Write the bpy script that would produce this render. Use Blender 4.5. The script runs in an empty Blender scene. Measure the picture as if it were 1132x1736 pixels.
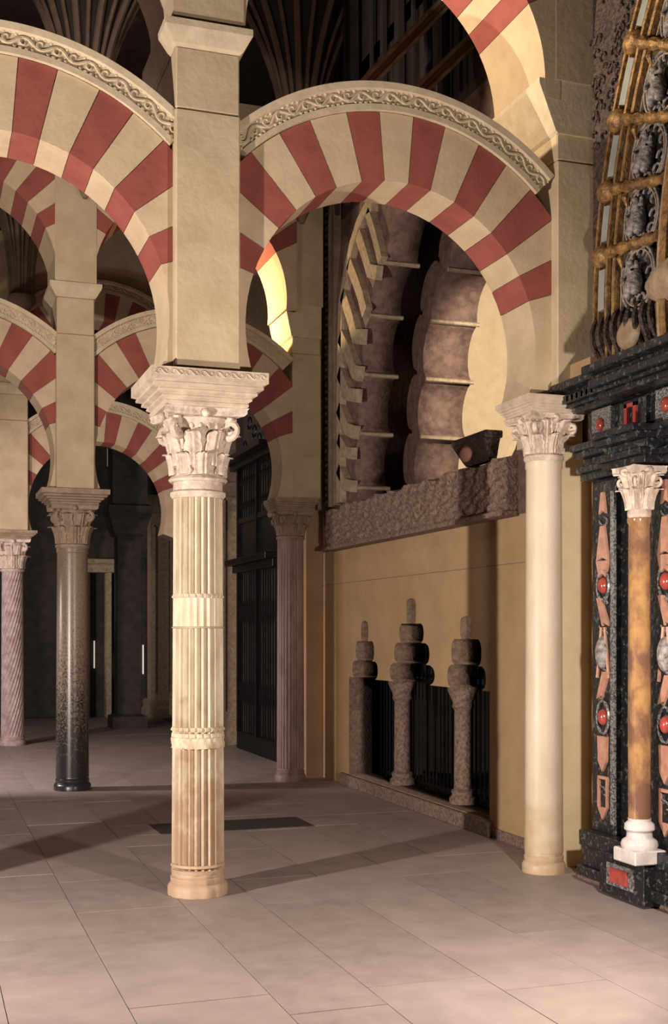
import bpy, bmesh, math, random
from mathutils import Vector, Matrix
random.seed(7)
C = bpy.context.scene.collection
S = bpy.context.scene
# ---------------------------------------------------------------- camera, world, lights, exposure
cam = bpy.data.cameras.new('camera'); cam.lens = 42.3; cam.sensor_width = 36; cam.sensor_fit = 'AUTO'
cam.shift_y = 204 / 1736
camo = bpy.data.objects.new('camera', cam); C.objects.link(camo)
camo.location = (-4.98, -9.073, 2.0)
camo.rotation_euler = (math.radians(90), 0, math.radians(-19))
S.camera = camo
S.view_settings.view_transform = 'Standard'; S.view_settings.look = 'None'
S.view_settings.gamma = 1; S.view_settings.use_curve_mapping = False
S.view_settings.exposure = 0.22
w = bpy.data.worlds.new('world'); S.world = w; w.use_nodes = True
w.node_tree.nodes['Background'].inputs[0].default_value = (1.0, .76, .66, 1)
w.node_tree.nodes['Background'].inputs[1].default_value = 0.035

def lamp(name, kind, loc, energy, color, size=.1, target=None, spot=None, blend=.3):
    l = bpy.data.lights.new(name, kind); l.energy = energy; l.color = color
    if kind == 'AREA': l.size = size
    else: l.shadow_soft_size = size
    if kind == 'SPOT': l.spot_size = math.radians(spot); l.spot_blend = blend
    o = bpy.data.objects.new(name, l); C.objects.link(o); o.location = loc
    if target is not None:
        o.rotation_euler = (Vector(target) - Vector(loc)).to_track_quat('-Z', 'Y').to_euler()
    return o
lamp('flood_left', 'SPOT', (-8.48, -2.94, 1.75), 2500, (1, .89, .77), .08, (-3.0, .65, 2.2), 94, .35)
lamp('flood_right', 'SPOT', (-1.4, -4.4, 2.3), 600, (1, .88, .76), .07, (-4.2, .6, .9), 156, .5)
lamp('fill_front', 'AREA', (-6.6, -10.5, 4.2), 400, (1, .86, .73), 1.6, (-1.5, 0, 3.8))  # unseen soft fill added from the camera side
lamp('aisle_flood', 'SPOT', (-7.4, 7.3, 2.6), 1100, (1, .86, .84), .10, (-3.4, 10.4, .6), 110, .4)
lamp('arch_lamp_near', 'SPOT', (-2.62, .60, 6.72), 310, (1, .82, .56), .04, (0, -.1, 6.7), 76, .3)
lamp('arch_lamp_far', 'SPOT', (-1.35, 7.15, 6.15), 260, (1, .72, .36), .03, (-.3, 6.6, 6.6), 95, .4)
lamp('chapel_lamp', 'SPOT', (2.5, .75, 5.6), 1700, (1, .88, .66), .03, (2.8, 6.6, 5.2), 50, .5)
lamp('nave_lamp', 'POINT', (-6.2, 10.5, 4.0), 120, (1, .86, .70), .10)
lamp('back_fill', 'SPOT', (-6.5, 15.6, 3.2), 420, (1, .85, .74), .08, (.3, 18.8, 2.6), 42, .6)  # unseen spot added to brighten the pilaster on the back wall
lamp('vault_lamp', 'POINT', (-3.9, 3.2, 6.6), 55, (1, .80, .68), .2)

# ---------------------------------------------------------------- materials
def mat(name, col, col2=None, scale=6, rough=.8, bump=.0, bscale=30, metal=0, spec=.3, detail=6, ramp=(.35, .65), coord='Object',
        extra=None, stretch=None):
    m = bpy.data.materials.new(name); m.use_nodes = True
    nt = m.node_tree; N = nt.nodes; L = nt.links; b = N['Principled BSDF']
    b.inputs['Roughness'].default_value = rough; b.inputs['Metallic'].default_value = metal
    b.inputs['Specular IOR Level'].default_value = spec
    tc = N.new('ShaderNodeTexCoord'); src = tc.outputs[coord]
    if stretch:
        mp = N.new('ShaderNodeMapping'); mp.inputs['Scale'].default_value = stretch
        L.new(src, mp.inputs[0]); src = mp.outputs[0]
    n = N.new('ShaderNodeTexNoise'); n.inputs['Scale'].default_value = scale; n.inputs['Detail'].default_value = detail
    n.inputs['Roughness'].default_value = .6
    L.new(src, n.inputs['Vector'])
    r = N.new('ShaderNodeValToRGB'); c2 = col2 or tuple(x * .72 for x in col)
    r.color_ramp.elements[0].position = ramp[0]; r.color_ramp.elements[1].position = ramp[1]
    r.color_ramp.elements[0].color = (*c2, 1); r.color_ramp.elements[1].color = (*col, 1)
    L.new(n.outputs[0], r.inputs[0]); out = r.outputs[0]
    if extra: out = extra(nt, out, tc)
    L.new(out, b.inputs['Base Color'])
    if bump:
        n2 = N.new('ShaderNodeTexNoise'); n2.inputs['Scale'].default_value = bscale; n2.inputs['Detail'].default_value = 8
        L.new(src, n2.inputs['Vector'])
        bp = N.new('ShaderNodeBump'); bp.inputs['Strength'].default_value = bump; bp.inputs['Distance'].default_value = .02
        L.new(n2.outputs[0], bp.inputs['Height']); L.new(bp.outputs[0], b.inputs['Normal'])
    return m

def stain(colr, z0, z1, sc=5, amt=.8):          # wear that belongs to the foot of a shaft
    def f(nt, out, tc):
        N = nt.nodes; L = nt.links
        sep = N.new('ShaderNodeSeparateXYZ'); L.new(tc.outputs['Object'], sep.inputs[0])
        n = N.new('ShaderNodeTexNoise'); n.inputs['Scale'].default_value = sc; n.inputs['Detail'].default_value = 8
        L.new(tc.outputs['Object'], n.inputs['Vector'])
        mr = N.new('ShaderNodeMapRange'); mr.inputs[1].default_value = z1; mr.inputs[2].default_value = z0
        mr.inputs[3].default_value = -.35; mr.inputs[4].default_value = .35
        L.new(sep.outputs[2], mr.inputs[0])
        ad = N.new('ShaderNodeMath'); ad.operation = 'ADD'; L.new(mr.outputs[0], ad.inputs[0]); L.new(n.outputs[0], ad.inputs[1])
        rp = N.new('ShaderNodeValToRGB'); rp.color_ramp.elements[0].position = .42; rp.color_ramp.elements[1].position = .72
        rp.color_ramp.elements[0].color = (0, 0, 0, 1); rp.color_ramp.elements[1].color = (amt, amt, amt, 1)
        L.new(ad.outputs[0], rp.inputs[0])
        mx = N.new('ShaderNodeMixRGB'); L.new(rp.outputs[0], mx.inputs[0]); L.new(out, mx.inputs[1])
        mx.inputs[2].default_value = (*colr, 1)
        return mx.outputs[0]
    return f

M = {}
M['cream'] = mat('cream_voussoir', (.53, .40, .27), (.46, .34, .225), 5, bump=.15)
M['red'] = mat('red_voussoir', (.29, .078, .062), (.23, .060, .050), 5, bump=.15)
M['pier'] = mat('pier_stone', (.51, .40, .27), (.43, .325, .21), 3, bump=.25, bscale=20)
M['wall'] = mat('tan_plaster', (.42, .275, .155), (.35, .225, .12), 2, bump=.12)
M['mould'] = mat('archivolt_plaster', (.56, .455, .325), (.45, .355, .245), 7, bump=.2)
M['capital'] = mat('capital_marble', (.62, .50, .43), (.40, .31, .25), 12, rough=.65, bump=.7, bscale=22)
M['capital_tan'] = mat('capital_tan', (.36, .26, .19), (.24, .17, .12), 9, bump=.4, bscale=30)
M['impost'] = mat('impost_stone', (.56, .45, .35), (.40, .31, .24), 8, bump=.35, bscale=18)
M['flute'] = mat('fluted_marble', (.60, .52, .40), (.46, .37, .26), 7, rough=.55, bump=.25, bscale=22,
                 extra=stain((.34, .20, .13), .1, 2.2, 9, .7), stretch=(1, 1, .5))
M['white'] = mat('pale_marble', (.58, .49, .38), (.50, .41, .30), 4, rough=.4, bump=.1, extra=stain((.40, .25, .14), -.1, 1.2, 4, .7), stretch=(1, 1, .4))
M['granite'] = mat('dark_granite', (.30, .22, .15), (.16, .11, .085), 90, rough=.3, ramp=(.4, .62), spec=.5,
                   extra=stain((.020, .017, .018), .2, 3.0, 42, 1.0))
M['pink'] = mat('pink_marble', (.34, .23, .20), (.20, .13, .12), 10, rough=.5, bump=.2, stretch=(1, 1, .3))
M['twist'] = mat('twisted_marble', (.42, .33, .31), (.26, .18, .17), 9, rough=.5, bump=.1)
M['floor'] = mat('floor_stone', (.335, .268, .25), (.275, .218, .203), 3, rough=.55, bump=.06, detail=9)
M['floor2'] = mat('floor_stone_worn', (.315, .252, .235), (.255, .20, .188), 5, rough=.5, bump=.06, detail=9)
M['grave'] = mat('grave_slab', (.060, .056, .058), (.035, .033, .036), 8, rough=.5, bump=.1)
M['joint'] = mat('joint', (.16, .125, .11), rough=.9)
M['frieze'] = mat('frieze_stucco', (.24, .16, .125), (.08, .05, .04), 28, bump=1, bscale=40, ramp=(.3, .6))
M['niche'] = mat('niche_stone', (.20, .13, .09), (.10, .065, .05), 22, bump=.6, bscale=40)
M['pale'] = mat('pale_plaster', (.66, .56, .37), (.58, .48, .31), 4, bump=.15)
M['brown'] = mat('brown_stucco', (.17, .10, .083), (.085, .05, .043), 9, bump=.5, bscale=25)
M['rib'] = mat('vault_rib', (.22, .15, .11), (.15, .10, .075), 6, bump=.2)
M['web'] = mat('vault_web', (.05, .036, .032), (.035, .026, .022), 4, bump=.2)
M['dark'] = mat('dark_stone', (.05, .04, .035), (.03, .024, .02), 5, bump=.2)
M['iron'] = mat('wrought_iron', (.018, .017, .018), (.012, .011, .012), 10, rough=.4, metal=.7, spec=.4)
M['carved'] = mat('carved_stone', (.34, .26, .18), (.22, .16, .11), 14, bump=.5, bscale=30)
M['black'] = mat('black_marble', (.010, .010, .012), (.085, .09, .088), 26, rough=.3, ramp=(.36, .44), spec=.5, bump=.6, bscale=26)
M['speckle'] = mat('speckled_marble', (.24, .23, .23), (.035, .035, .035), 60, rough=.3, ramp=(.42, .58), spec=.5)
M['inlay'] = mat('pink_inlay', (.46, .24, .17), (.32, .16, .12), 14, rough=.35)
M['jasper'] = mat('red_jasper', (.36, .06, .045), (.24, .035, .03), 12, rough=.2, spec=.6)
M['grey'] = mat('grey_marble', (.30, .31, .29), (.24, .25, .24), 8, rough=.5)
M['gold'] = mat('old_gilding', (.42, .24, .09), (.14, .075, .04), 18, rough=.45, metal=.35, bump=.6, bscale=40)
M['gilt'] = mat('dark_gilding', (.11, .072, .06), (.022, .018, .018), 30, rough=.5, metal=.2, bump=1, bscale=45, ramp=(.35, .6))
M['palegold'] = mat('pale_gilding', (.42, .31, .20), (.25, .17, .11), 10, rough=.5, bump=.4)
M['silver'] = mat('relief_marble', (.36, .32, .30), (.10, .085, .085), 24, rough=.4, bump=.6, bscale=40)
M['onyx'] = mat('onyx', (.38, .21, .085), (.17, .085, .055), 3.2, rough=.12, spec=.6, ramp=(.44, .60), stretch=(1.5, 1.5, .9))
M['whitem'] = mat('white_marble', (.62, .56, .54), (.48, .42, .41), 12, rough=.35)
em = bpy.data.materials.new('patch_glow'); em.use_nodes = True  # glow for the added glint strips and the far bright patch
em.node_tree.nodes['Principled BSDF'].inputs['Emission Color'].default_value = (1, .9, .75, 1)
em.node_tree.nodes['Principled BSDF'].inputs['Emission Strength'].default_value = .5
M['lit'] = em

# ---------------------------------------------------------------- mesh helpers
class MB:
    def __init__(s): s.v = []; s.f = []
    def add(s, vs, fs):
        o = len(s.v); s.v += [tuple(p) for p in vs]; s.f += [tuple(i + o for i in f) for f in fs]; return s
    def box(s, x0, x1, y0, y1, z0, z1):
        return s.add([(x0, y0, z0), (x1, y0, z0), (x1, y1, z0), (x0, y1, z0), (x0, y0, z1), (x1, y0, z1), (x1, y1, z1), (x0, y1, z1)],
                     [(0, 3, 2, 1), (4, 5, 6, 7), (0, 1, 5, 4), (1, 2, 6, 5), (2, 3, 7, 6), (3, 0, 4, 7)])
    def grid(s, rows, closed=True, cap=True):
        n = len(rows[0]); vs = [p for r in rows for p in r]; fs = []
        for i in range(len(rows) - 1):
            for j in range(n if closed else n - 1):
                k = (j + 1) % n
                fs.append((i * n + j, i * n + k, (i + 1) * n + k, (i + 1) * n + j))
        if cap and closed:
            fs.append(tuple(range(n))[::-1]); fs.append(tuple((len(rows) - 1) * n + j for j in range(n)))
        return s.add(vs, fs)
    def lathe(s, prof, n=32, cx=0, cy=0, sweep=None):
        return s.grid([[(cx + r * math.cos(2 * math.pi * j / n), cy + r * math.sin(2 * math.pi * j / n), z) for j in range(n)] for r, z in prof])
    def sq(s, prof, cx=0, cy=0, ry=1.0, yo=0):      # square "lathe": half widths; ry scales the depth
        return s.grid([[(cx - r, cy + yo - r * ry, z), (cx + r, cy + yo - r * ry, z), (cx + r, cy + yo + r * ry, z), (cx - r, cy + yo + r * ry, z)] for r, z in prof])
    def tube(s, pts, r, n=6):
        pts = [Vector(p) for p in pts]; rows = []
        ref = Vector((0.13, .97, .2))
        for i, p in enumerate(pts):
            t = (pts[min(i + 1, len(pts) - 1)] - pts[max(i - 1, 0)])
            if t.length < 1e-9: t = Vector((0, 0, 1))
            t.normalize(); a = t.cross(ref)
            if a.length < 1e-3: a = t.cross(Vector((1, 0, 0)))
            a.normalize(); b = t.cross(a)
            rr = r[i] if isinstance(r, (list, tuple)) else r
            rows.append([tuple(p + a * rr * math.cos(2 * math.pi * j / n) + b * rr * math.sin(2 * math.pi * j / n)) for j in range(n)])
        return s.grid(rows)
    def ball(s, c, r, n=12, m=8):
        rx, ry, rz = (r, r, r) if not isinstance(r, tuple) else r
        rows = []
        for i in range(m + 1):
            a = -math.pi / 2 + math.pi * i / m; k = max(math.cos(a), .02)
            rows.append([(c[0] + rx * k * math.cos(2 * math.pi * j / n), c[1] + ry * k * math.sin(2 * math.pi * j / n), c[2] + rz * math.sin(a)) for j in range(n)])
        return s.grid(rows)
    def prism(s, poly, y0, y1):                   # polygon in (x, z), extruded along y
        n = len(poly)
        vs = [(x, y0, z) for x, z in poly] + [(x, y1, z) for x, z in poly]
        fs = [tuple(range(n))[::-1], tuple(range(n, 2 * n))] + [(i, (i + 1) % n, n + (i + 1) % n, n + i) for i in range(n)]
        return s.add(vs, fs)
    def prismu(s, poly, u0, u1):                  # polygon in (v, z), extruded along u
        n = len(poly)
        vs = [(u0, a, z) for a, z in poly] + [(u1, a, z) for a, z in poly]
        fs = [tuple(range(n)), tuple(range(n, 2 * n))[::-1]] + [(i, (i + 1) % n, n + (i + 1) % n, n + i) for i in range(n)]
        return s.add(vs, fs)
    def mesh(s, name, smooth=False, bevel=0):
        me = bpy.data.meshes.new(name); me.from_pydata(s.v, [], s.f)
        bm = bmesh.new(); bm.from_mesh(me)
        bmesh.ops.recalc_face_normals(bm, faces=bm.faces)
        if bevel: bmesh.ops.bevel(bm, geom=bm.edges[:], offset=bevel, segments=1, affect='EDGES')
        if smooth:
            for f in bm.faces: f.smooth = True
            for e in bm.edges:
                if len(e.link_faces) == 2 and e.calc_face_angle(0) > .75: e.smooth = False
        bm.to_mesh(me); bm.free(); return me
    def build(s, name, m, parent=None, smooth=False, loc=(0, 0, 0), bevel=0):
        return link(name, s.mesh(name, smooth, bevel), m, parent, loc)

def link(name, me, m, parent=None, loc=(0, 0, 0)):
    o = bpy.data.objects.new(name, me); C.objects.link(o); o.location = loc
    if m is not None and not me.materials: me.materials.append(M[m])
    if parent: o.parent = parent
    return o
def tag(o, label=None, cat=None, group=None, kind=None):
    if label: o['label'] = label
    if cat: o['category'] = cat
    if group: o['group'] = group
    if kind: o['kind'] = kind
    return o
def thing(name, label, cat, loc=(0, 0, 0), group=None):
    o = bpy.data.objects.new(name, None); C.objects.link(o); o.location = loc; o.empty_display_size = .2
    return tag(o, label, cat, group)
def copy_tree(o, parent=None, loc=None, label=None, group=None):
    c = o.copy(); C.objects.link(c)
    if parent: c.parent = parent
    if loc is not None: c.location = loc
    if label: c['label'] = label
    if group: c['group'] = group
    for ch in list(o.children): copy_tree(ch, c)
    return c
def flat(outlines, u0, u1, name, m, parent=None, side=None):  # filled (v, z) outlines with holes, a slab from u0 to u1
    cu = bpy.data.curves.new('c', 'CURVE'); cu.dimensions = '2D'; cu.fill_mode = 'BOTH'; cu.extrude = abs(u1 - u0) / 2
    for pl in outlines:
        sp = cu.splines.new('POLY'); sp.points.add(len(pl) - 1); sp.use_cyclic_u = True
        for i, (a, z) in enumerate(pl): sp.points[i].co = (a, z, 0, 1)
    t = bpy.data.objects.new('t', cu); C.objects.link(t)
    bpy.context.view_layer.update()
    me = bpy.data.meshes.new_from_object(t.evaluated_get(bpy.context.evaluated_depsgraph_get()))
    bpy.data.objects.remove(t); bpy.data.curves.remove(cu)
    um = (u0 + u1) / 2
    for v in me.vertices: v.co = (um + v.co.z, v.co.x, v.co.y)
    me.materials.clear()
    bm = bmesh.new(); bm.from_mesh(me); bmesh.ops.remove_doubles(bm, verts=bm.verts, dist=1e-5)
    bmesh.ops.recalc_face_normals(bm, faces=bm.faces); bm.to_mesh(me); bm.free()
    me.name = name; me.materials.append(M[m])
    if side:
        me.materials.append(M[side])
        for p in me.polygons:
            if abs(p.normal.x) < .5: p.material_index = 1
    return link(name, me, None, parent)
def lobes(pts, out, n=7):                          # scalloped outline through cusps, each lobe bulging to the right-hand side of travel
    r = []
    for (a, b), (c, d) in zip(pts, pts[1:]):
        dx, dy = c - a, d - b; L = math.hypot(dx, dy); nx, ny = dy / L, -dx / L
        for i in range(n):
            t = i / n; k = math.sin(math.pi * t) ** .6 * out * L if t > 0 else 0
            r.append((a + dx * t + nx * k, b + dy * t + ny * k))
    r.append(pts[-1]); return r

R = math.radians
# ---------------------------------------------------------------- floor
floor = MB().box(-10, 3.4, -9.5, 20.5, -.25, -.012).build('floor', 'joint'); tag(floor, kind='structure')
def slab(x0, x1, y0, y1, m, dz=0, nm='slab'):
    g = .0025
    return MB().box(x0 + g, x1 - g, y0 + g, y1 - g, -.03, dz).build(nm, m, floor)
GR = (-2.72, -1.12, 2.75, 3.40)
x = -9.2; widths = [.62, .78, .55, .7, .66, .6, .74]
i = 0
ROWV = []
while x < .30:
    wd = min(widths[i % 7], .30 - x); i += 1
    if .30 - (x + wd) < .25: wd = .30 - x
    y = -9.4 + random.random() * .8 if x < -99 else -4.6 - random.random() * .8
    while y < 6.6:
        ln = random.choice([.9, 1.1, 1.3, 1.0]); y1 = min(y + ln, 6.6)
        if y1 > 6.3: y1 = 6.6
        segs = [(x, x + wd, y, y1)]
        gx0, gx1, gy0, gy1 = GR
        if x + wd > gx0 and x < gx1 and y1 > gy0 and y < gy1:
            segs = []
            if y < gy0: segs.append((x, x + wd, y, gy0))
            if y1 > gy1: segs.append((x, x + wd, gy1, y1))
            yy0, yy1 = max(y, gy0), min(y1, gy1)
            if x < gx0: segs.append((x, gx0, yy0, yy1))
            if x + wd > gx1: segs.append((gx1, x + wd, yy0, yy1))
        for s in segs:
            if s[1] - s[0] > .03 and s[3] - s[2] > .03:
                slab(*s, random.choice(['floor', 'floor', 'floor2']), random.uniform(-.0015, .0015))
        y = y1
    x += wd
o = slab(*GR[:2], *GR[2:], 'grave', .002); o['label'] = 'dark grey slab let into the pale floor'
y = 6.6
while y < 19.6:
    x = -8.6
    while x < .30:
        x1 = min(x + 1.25, .3)
        slab(x, x1, y, min(y + 1.3, 19.6), random.choice(['floor', 'floor2']), random.uniform(-.001, .001)); x = x1
    y += 1.3
for yy in [-9.4 + 1.2 * k for k in range(4)]:      # behind the frame's lower edge
    slab(-9.2, .3, yy, min(yy + 1.2, -4.6), 'floor', -.003)

# ---------------------------------------------------------------- columns
def leaf_mesh(name, h, wd, curl, sc=1.0):
    nu, nv = 8, 14; front = []
    for i in range(nv + 1):
        t = i / nv
        lob = 1 + .22 * abs(math.sin(t * math.pi * 3.5)) - .12
        half = wd * .5 * lob * (1.0 if t < .55 else max(.42, 1 - ((t - .55) / .45) ** 2 * .6))
        if t < .70: z = h * t / .80; y = -.010 - .45 * curl * (t / .70) ** 2
        else:
            a = (t - .70) / .30 * 2.6; z = h * .70 / .80 + h * .13 * math.sin(a); y = -.010 - .45 * curl - curl * .36 * (1 - math.cos(a))
        rf, rb = [], []
        for j in range(nu + 1):
            s = j / nu * 2 - 1
            ridge = -.016 * (1 - abs(s)) ** .7 + .008 * math.cos(s * math.pi * 3)
            rf.append((s * half, y + ridge + .016 * s * s, z)); rb.append((s * half, y + .024 + .016 * s * s, z))
        front.append(rf + rb[::-1])
    mb = MB(); mb.grid(front); return mb.mesh(name, True)
LEAF = {}
def get_leaf(h, w_, c):
    k = (round(h, 3), round(w_, 3), round(c, 3))
    if k not in LEAF: LEAF[k] = leaf_mesh('leaf', h, w_, c)
    return LEAF[k]

def capital(parent, z0, z1, r0, half, m, worn=False):
    """bell with two rows of acanthus leaves, corner volutes and a concave-sided abacus"""
    h = z1 - z0
    prof = [(r0 * 1.02, z0), (r0 * 1.12, z0 + .02), (r0 * 1.12, z0 + .045), (r0 * 1.0, z0 + .06), (r0 * 1.0, z0 + h * .5), (r0 * 1.1, z0 + h * .75), (half * .86, z1 - .07), (half * .8, z1 - .05)]
    bell = MB().lathe(prof, 36).build('capital', m, parent, True)
    me = leaf = None
    def ring(n, zz, hh, ww, cc, off, rr, mm):
        base = get_leaf(hh, ww, cc)
        me2 = base.copy(); me2.materials.clear(); me2.materials.append(M[mm])
        for k in range(n):
            a = 2 * math.pi * (k + off) / n
            o = bpy.data.objects.new('leaf', me2); C.objects.link(o); o.parent = bell
            o.location = (math.sin(a) * rr, -math.cos(a) * rr, zz); o.rotation_euler = (0, 0, a)
    c = half - r0; lift = 0
    if worn:
        lift = h * .26; MB().lathe([(r0 * 1.12, z0 + lift - .05), (r0 * 1.2, z0 + lift - .03), (r0 * 1.12, z0 + lift - .01)], 36).build('ring', m, bell, True)
    ring(8, z0 + .06 if not worn else z0 + lift, h * (.40 if not worn else .24), r0 * .64, c * .62 + .03 if not worn else .05, 0, r0 * (.98 if not worn else 1.04), m)
    ring(8, z0 + .06 + h * .20 if not worn else z0 + lift + h * .10, h * (.50 if not worn else .38), r0 * .68, c * .78 + .03 if not worn else .10, .5, r0 * (.98 if not worn else 1.03), m)
    vol = MB()
    for k in range(4):
        a = math.pi / 4 + k * math.pi / 2; d = Vector((math.cos(a), math.sin(a), 0)); pts = []; rs = []
        for i in range(26):
            t = i / 25; ang = t * 4.6 * math.pi * .75 + math.pi / 2; rad = h * .13 * (1 - t * .8)
            p = d * (half * 1.10 - h * .08 + rad * math.cos(ang)) + Vector((0, 0, z1 - .06 - h * .13 + rad * math.sin(ang)))
            pts.append(p); rs.append(half * .10 * (1 - .35 * t))
        pts = [d * (r0 * 1.05) + Vector((0, 0, z0 + h * .55)), d * (r0 * 1.3) + Vector((0, 0, z0 + h * .78))] + pts
        vol.tube(pts, [.016, .022] + rs, 7)
    for k in range(22):
        a = 2 * math.pi * k / 22; rb_ = r0 * 1.06 + c * .25; vol.ball((rb_ * math.cos(a), rb_ * math.sin(a), z1 - .06 - h * .10), (half * .065, half * .065, half * .085), 8, 5)
    for k in range(4):                                # flower on each side of the abacus
        a = k * math.pi / 2; vol.ball((math.cos(a) * half * .88, math.sin(a) * half * .88, z1 - .04), (.035, .035, .035), 8, 6)
    vol.build('volute', m, bell, True)
    rows = []
    for zz, s in ((z1 - .055, .94), (z1 - .04, 1.0), (z1 - .015, 1.0), (z1, 1.04)):
        row = []
        for k in range(4):
            for i in range(8):
                t = i / 8 * 2 - 1; a = k * math.pi / 2 - math.pi / 2
                x_ = t * half * s; y_ = -half * s * (1 - .16 * (1 - t * t))
                row.append((x_ * math.cos(a) - y_ * math.sin(a), x_ * math.sin(a) + y_ * math.cos(a), zz))
        rows.append(row)
    MB().grid([r[::1] for r in rows]).build('abacus', m, bell)
    return bell

def impost(parent, z0, z1, ht, hb, m, deep=1.0, yo=0, carved=False):
    h = z1 - z0
    d = ht - hb; p = [(hb, z0)]
    for (q0, q1, e) in ((0, .16, .10), (.16, .30, .26), (.30, .46, .50), (.46, .62, .78)):
        p += [(hb + d * e, z0 + h * (q0 + .05)), (hb + d * e, z0 + h * (q1 - .035)), (hb + d * (e - .05), z0 + h * (q1 - .03)), (hb + d * (e - .05), z0 + h * q1)]
    p += [(ht, z0 + h * .68), (ht, z1)]
    o = MB().sq(p, ry=deep, yo=yo).build('impost', m, parent)
    if carved:
        mb = MB(); 
        for sx in (0, 1):
            for i in range(14):
                pass
        pts = []
        for i in range(101):
            t = i / 100; pts.append((-ht * .93 + t * ht * 1.86, -ht * deep + yo - .002, z0 + h * .855 + .018 * math.sin(t * math.pi * 15)))
        mb.tube(pts, .006, 5)
        for k in range(15):
            xx = -ht * .9 + k * ht * 1.8 / 14; mb.tube([(xx + .016 * math.cos(a / 3), -ht * deep + yo - .002, z0 + h * .855 + .016 * math.sin(a / 3)) for a in range(0, 16)], .004, 4)
        mb.build('scroll_carving', m, o)
    return o

def fluted(prof_r, z0, z1, n, depth, seg=8, nz=80, twist=0, brk=()):
    """round shaft with flutes; brk = list of (za, zb, kind)"""
    rows = []; N_ = n * seg
    zs = sorted(set([z0 + (z1 - z0) * i / nz for i in range(nz + 1)] + [q for b in brk for q in (b[0] - .001, b[0], b[1], b[1] + .001)]))
    for z in zs:
        t = (z - z0) / (z1 - z0); rr = prof_r(t); row = []
        kind = None; q = 0
        for b in brk:
            if b[0] <= z <= b[1]: kind = b[2]; q = (z - b[0]) / (b[1] - b[0])
        for j in range(N_):
            a = 2 * math.pi * j / N_ + twist * (z - z0)
            f = abs(math.sin(n * 2 * math.pi * j / N_ / 2))
            r = rr - depth * f ** 1.4 if kind is None else rr
            if kind == 'fill': r = rr - depth * .35 * f
            if kind == 'ring': r = rr + .012 * math.sin(math.pi * q)
            if kind == 'beads': r = rr + .014 * math.sin(math.pi * q) * (1 if f > .5 else -.6)
            if kind == 'carve': r = rr + .004 + .009 * math.sin(q * 19 + 3 * math.sin(a * 5)) * math.sin(a * 11 + q * 6)
            row.append((r * math.cos(a), r * math.sin(a), z))
        rows.append(row)
    return MB().grid(rows)

G_COL = 'columns of the arcades'
def base_lathe(parent, r, m, h=.16, wob=0):
    prof = [(r * 1.16, 0), (r * 1.17, h * .35), (r * 1.10, h * .5), (r * 1.03, h * .55), (r * 1.06, h * .65), (r * 1.06, h * .8), (r * 1.0, h * .84), (r * 1.02, h * .92), (r * 1.0, h)]
    n = 40; rows = []
    for rr, z in prof:
        rows.append([(rr * (1 + wob * math.sin(j * 1.7) * math.sin(j * .6 + 1)) * math.cos(2 * math.pi * j / n), rr * (1 + wob * math.sin(j * 1.7)) * math.sin(2 * math.pi * j / n), z) for j in range(n)])
    return MB().grid(rows).build('base', m, parent, True)

def make_column(name, label, loc, kind, r, zc, zt, zi, half, it, mats, scale_imp_y=.95, yo=0):
    t = thing(name, label, 'column', loc)
    ms, mc, mi = mats
    base_lathe(t, r, ms, .17, .035 if kind == 'fluted' else .01)
    if kind == 'fluted':
        b = [(.17, .20, 'ring'), (.215, .24, 'ring'), (1.12, 1.20, 'carve'), (1.20, 1.235, 'beads'), (1.235, 1.40, 'carve') if 0 else (1.245, 1.28, 'beads'), (2.03, 2.045, 'ring'), (2.045, 2.26, 'fill'), (2.26, 2.29, 'beads')]
        sh = fluted(lambda q: r * (1.02 - .07 * q), .17, zc, 24, .034, 8, 110, 0, b)
        sh.build('shaft', ms, t, True)
    elif kind == 'twisted':
        fluted(lambda q: r * (1.0 - .08 * q), .17, zc, 22, .012, 6, 150, 1.6).build('shaft', ms, t, True)
    elif kind == 'finefluted':
        fluted(lambda q: r * (1.03 - .05 * q), .17, zc, 26, .012, 6, 30).build('shaft', ms, t, True)
    else:
        MB().lathe([(r * 1.04, .17), (r * 1.02, .5), (r, 1.5), (r * .95, zc - .06), (r * 1.0, zc - .05), (r * 1.0, zc)], 48).build('shaft', ms, t, True)
    capital(t, zc, zt, r * .96, half, mc, worn=(kind == 'fluted'))
    impost(t, zt, zi, it, half * .98, mi, scale_imp_y, yo, carved=(kind == 'fluted'))
    return t
IZ1, IZ2 = 3.93, 3.79
A = make_column('marble_column', 'foreground fluted cream marble column with a pinkish-white leafy capital', (-2.96, 0, 0), 'fluted', .197, 3.02, 3.68, IZ1, .31, .44, ('flute', 'capital', 'impost'), 1.0)
Ap = copy_tree(A, loc=(-5.92, 0, 0), label='fluted cream marble column left of the frame, carrying the near left arch'); 
B = make_column('marble_column', 'smooth pale marble column standing against the wall left of the black altar', (-.04, -.12, 0), 'plain', .155, 3.42, 3.80, IZ1, .24, .30, ('white', 'capital', 'impost'), 1.0)
Cc = make_column('granite_column', 'dark speckled granite column in the second row, left of the fluted column', (-3.14, 6.5, 0), 'plain', .20, 3.06, 3.60, IZ2, .29, .42, ('granite', 'capital_tan', 'capital_tan'))
Cp = copy_tree(Cc, loc=(-6.10, 6.5, 0), label='dark granite column of the second row beyond the left edge of the frame')
D = make_column('marble_column', 'shadowed pinkish fluted column at the wall, second row, beside the grille', (-.24, 6.5, 0), 'finefluted', .18, 3.24, 3.62, IZ2, .25, .30, ('pink', 'capital_tan', 'capital_tan'))
E_ = make_column('twisted_column', 'spirally fluted grey-pink column at the far left edge', (-3.42, 13.0, 0), 'twisted', .20, 3.07, 3.64, IZ2, .29, .40, ('twist', 'capital', 'capital_tan'))
Ep = copy_tree(E_, loc=(-6.38, 13.0, 0), label='spirally fluted column of the third row beyond the left edge of the frame')

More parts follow.
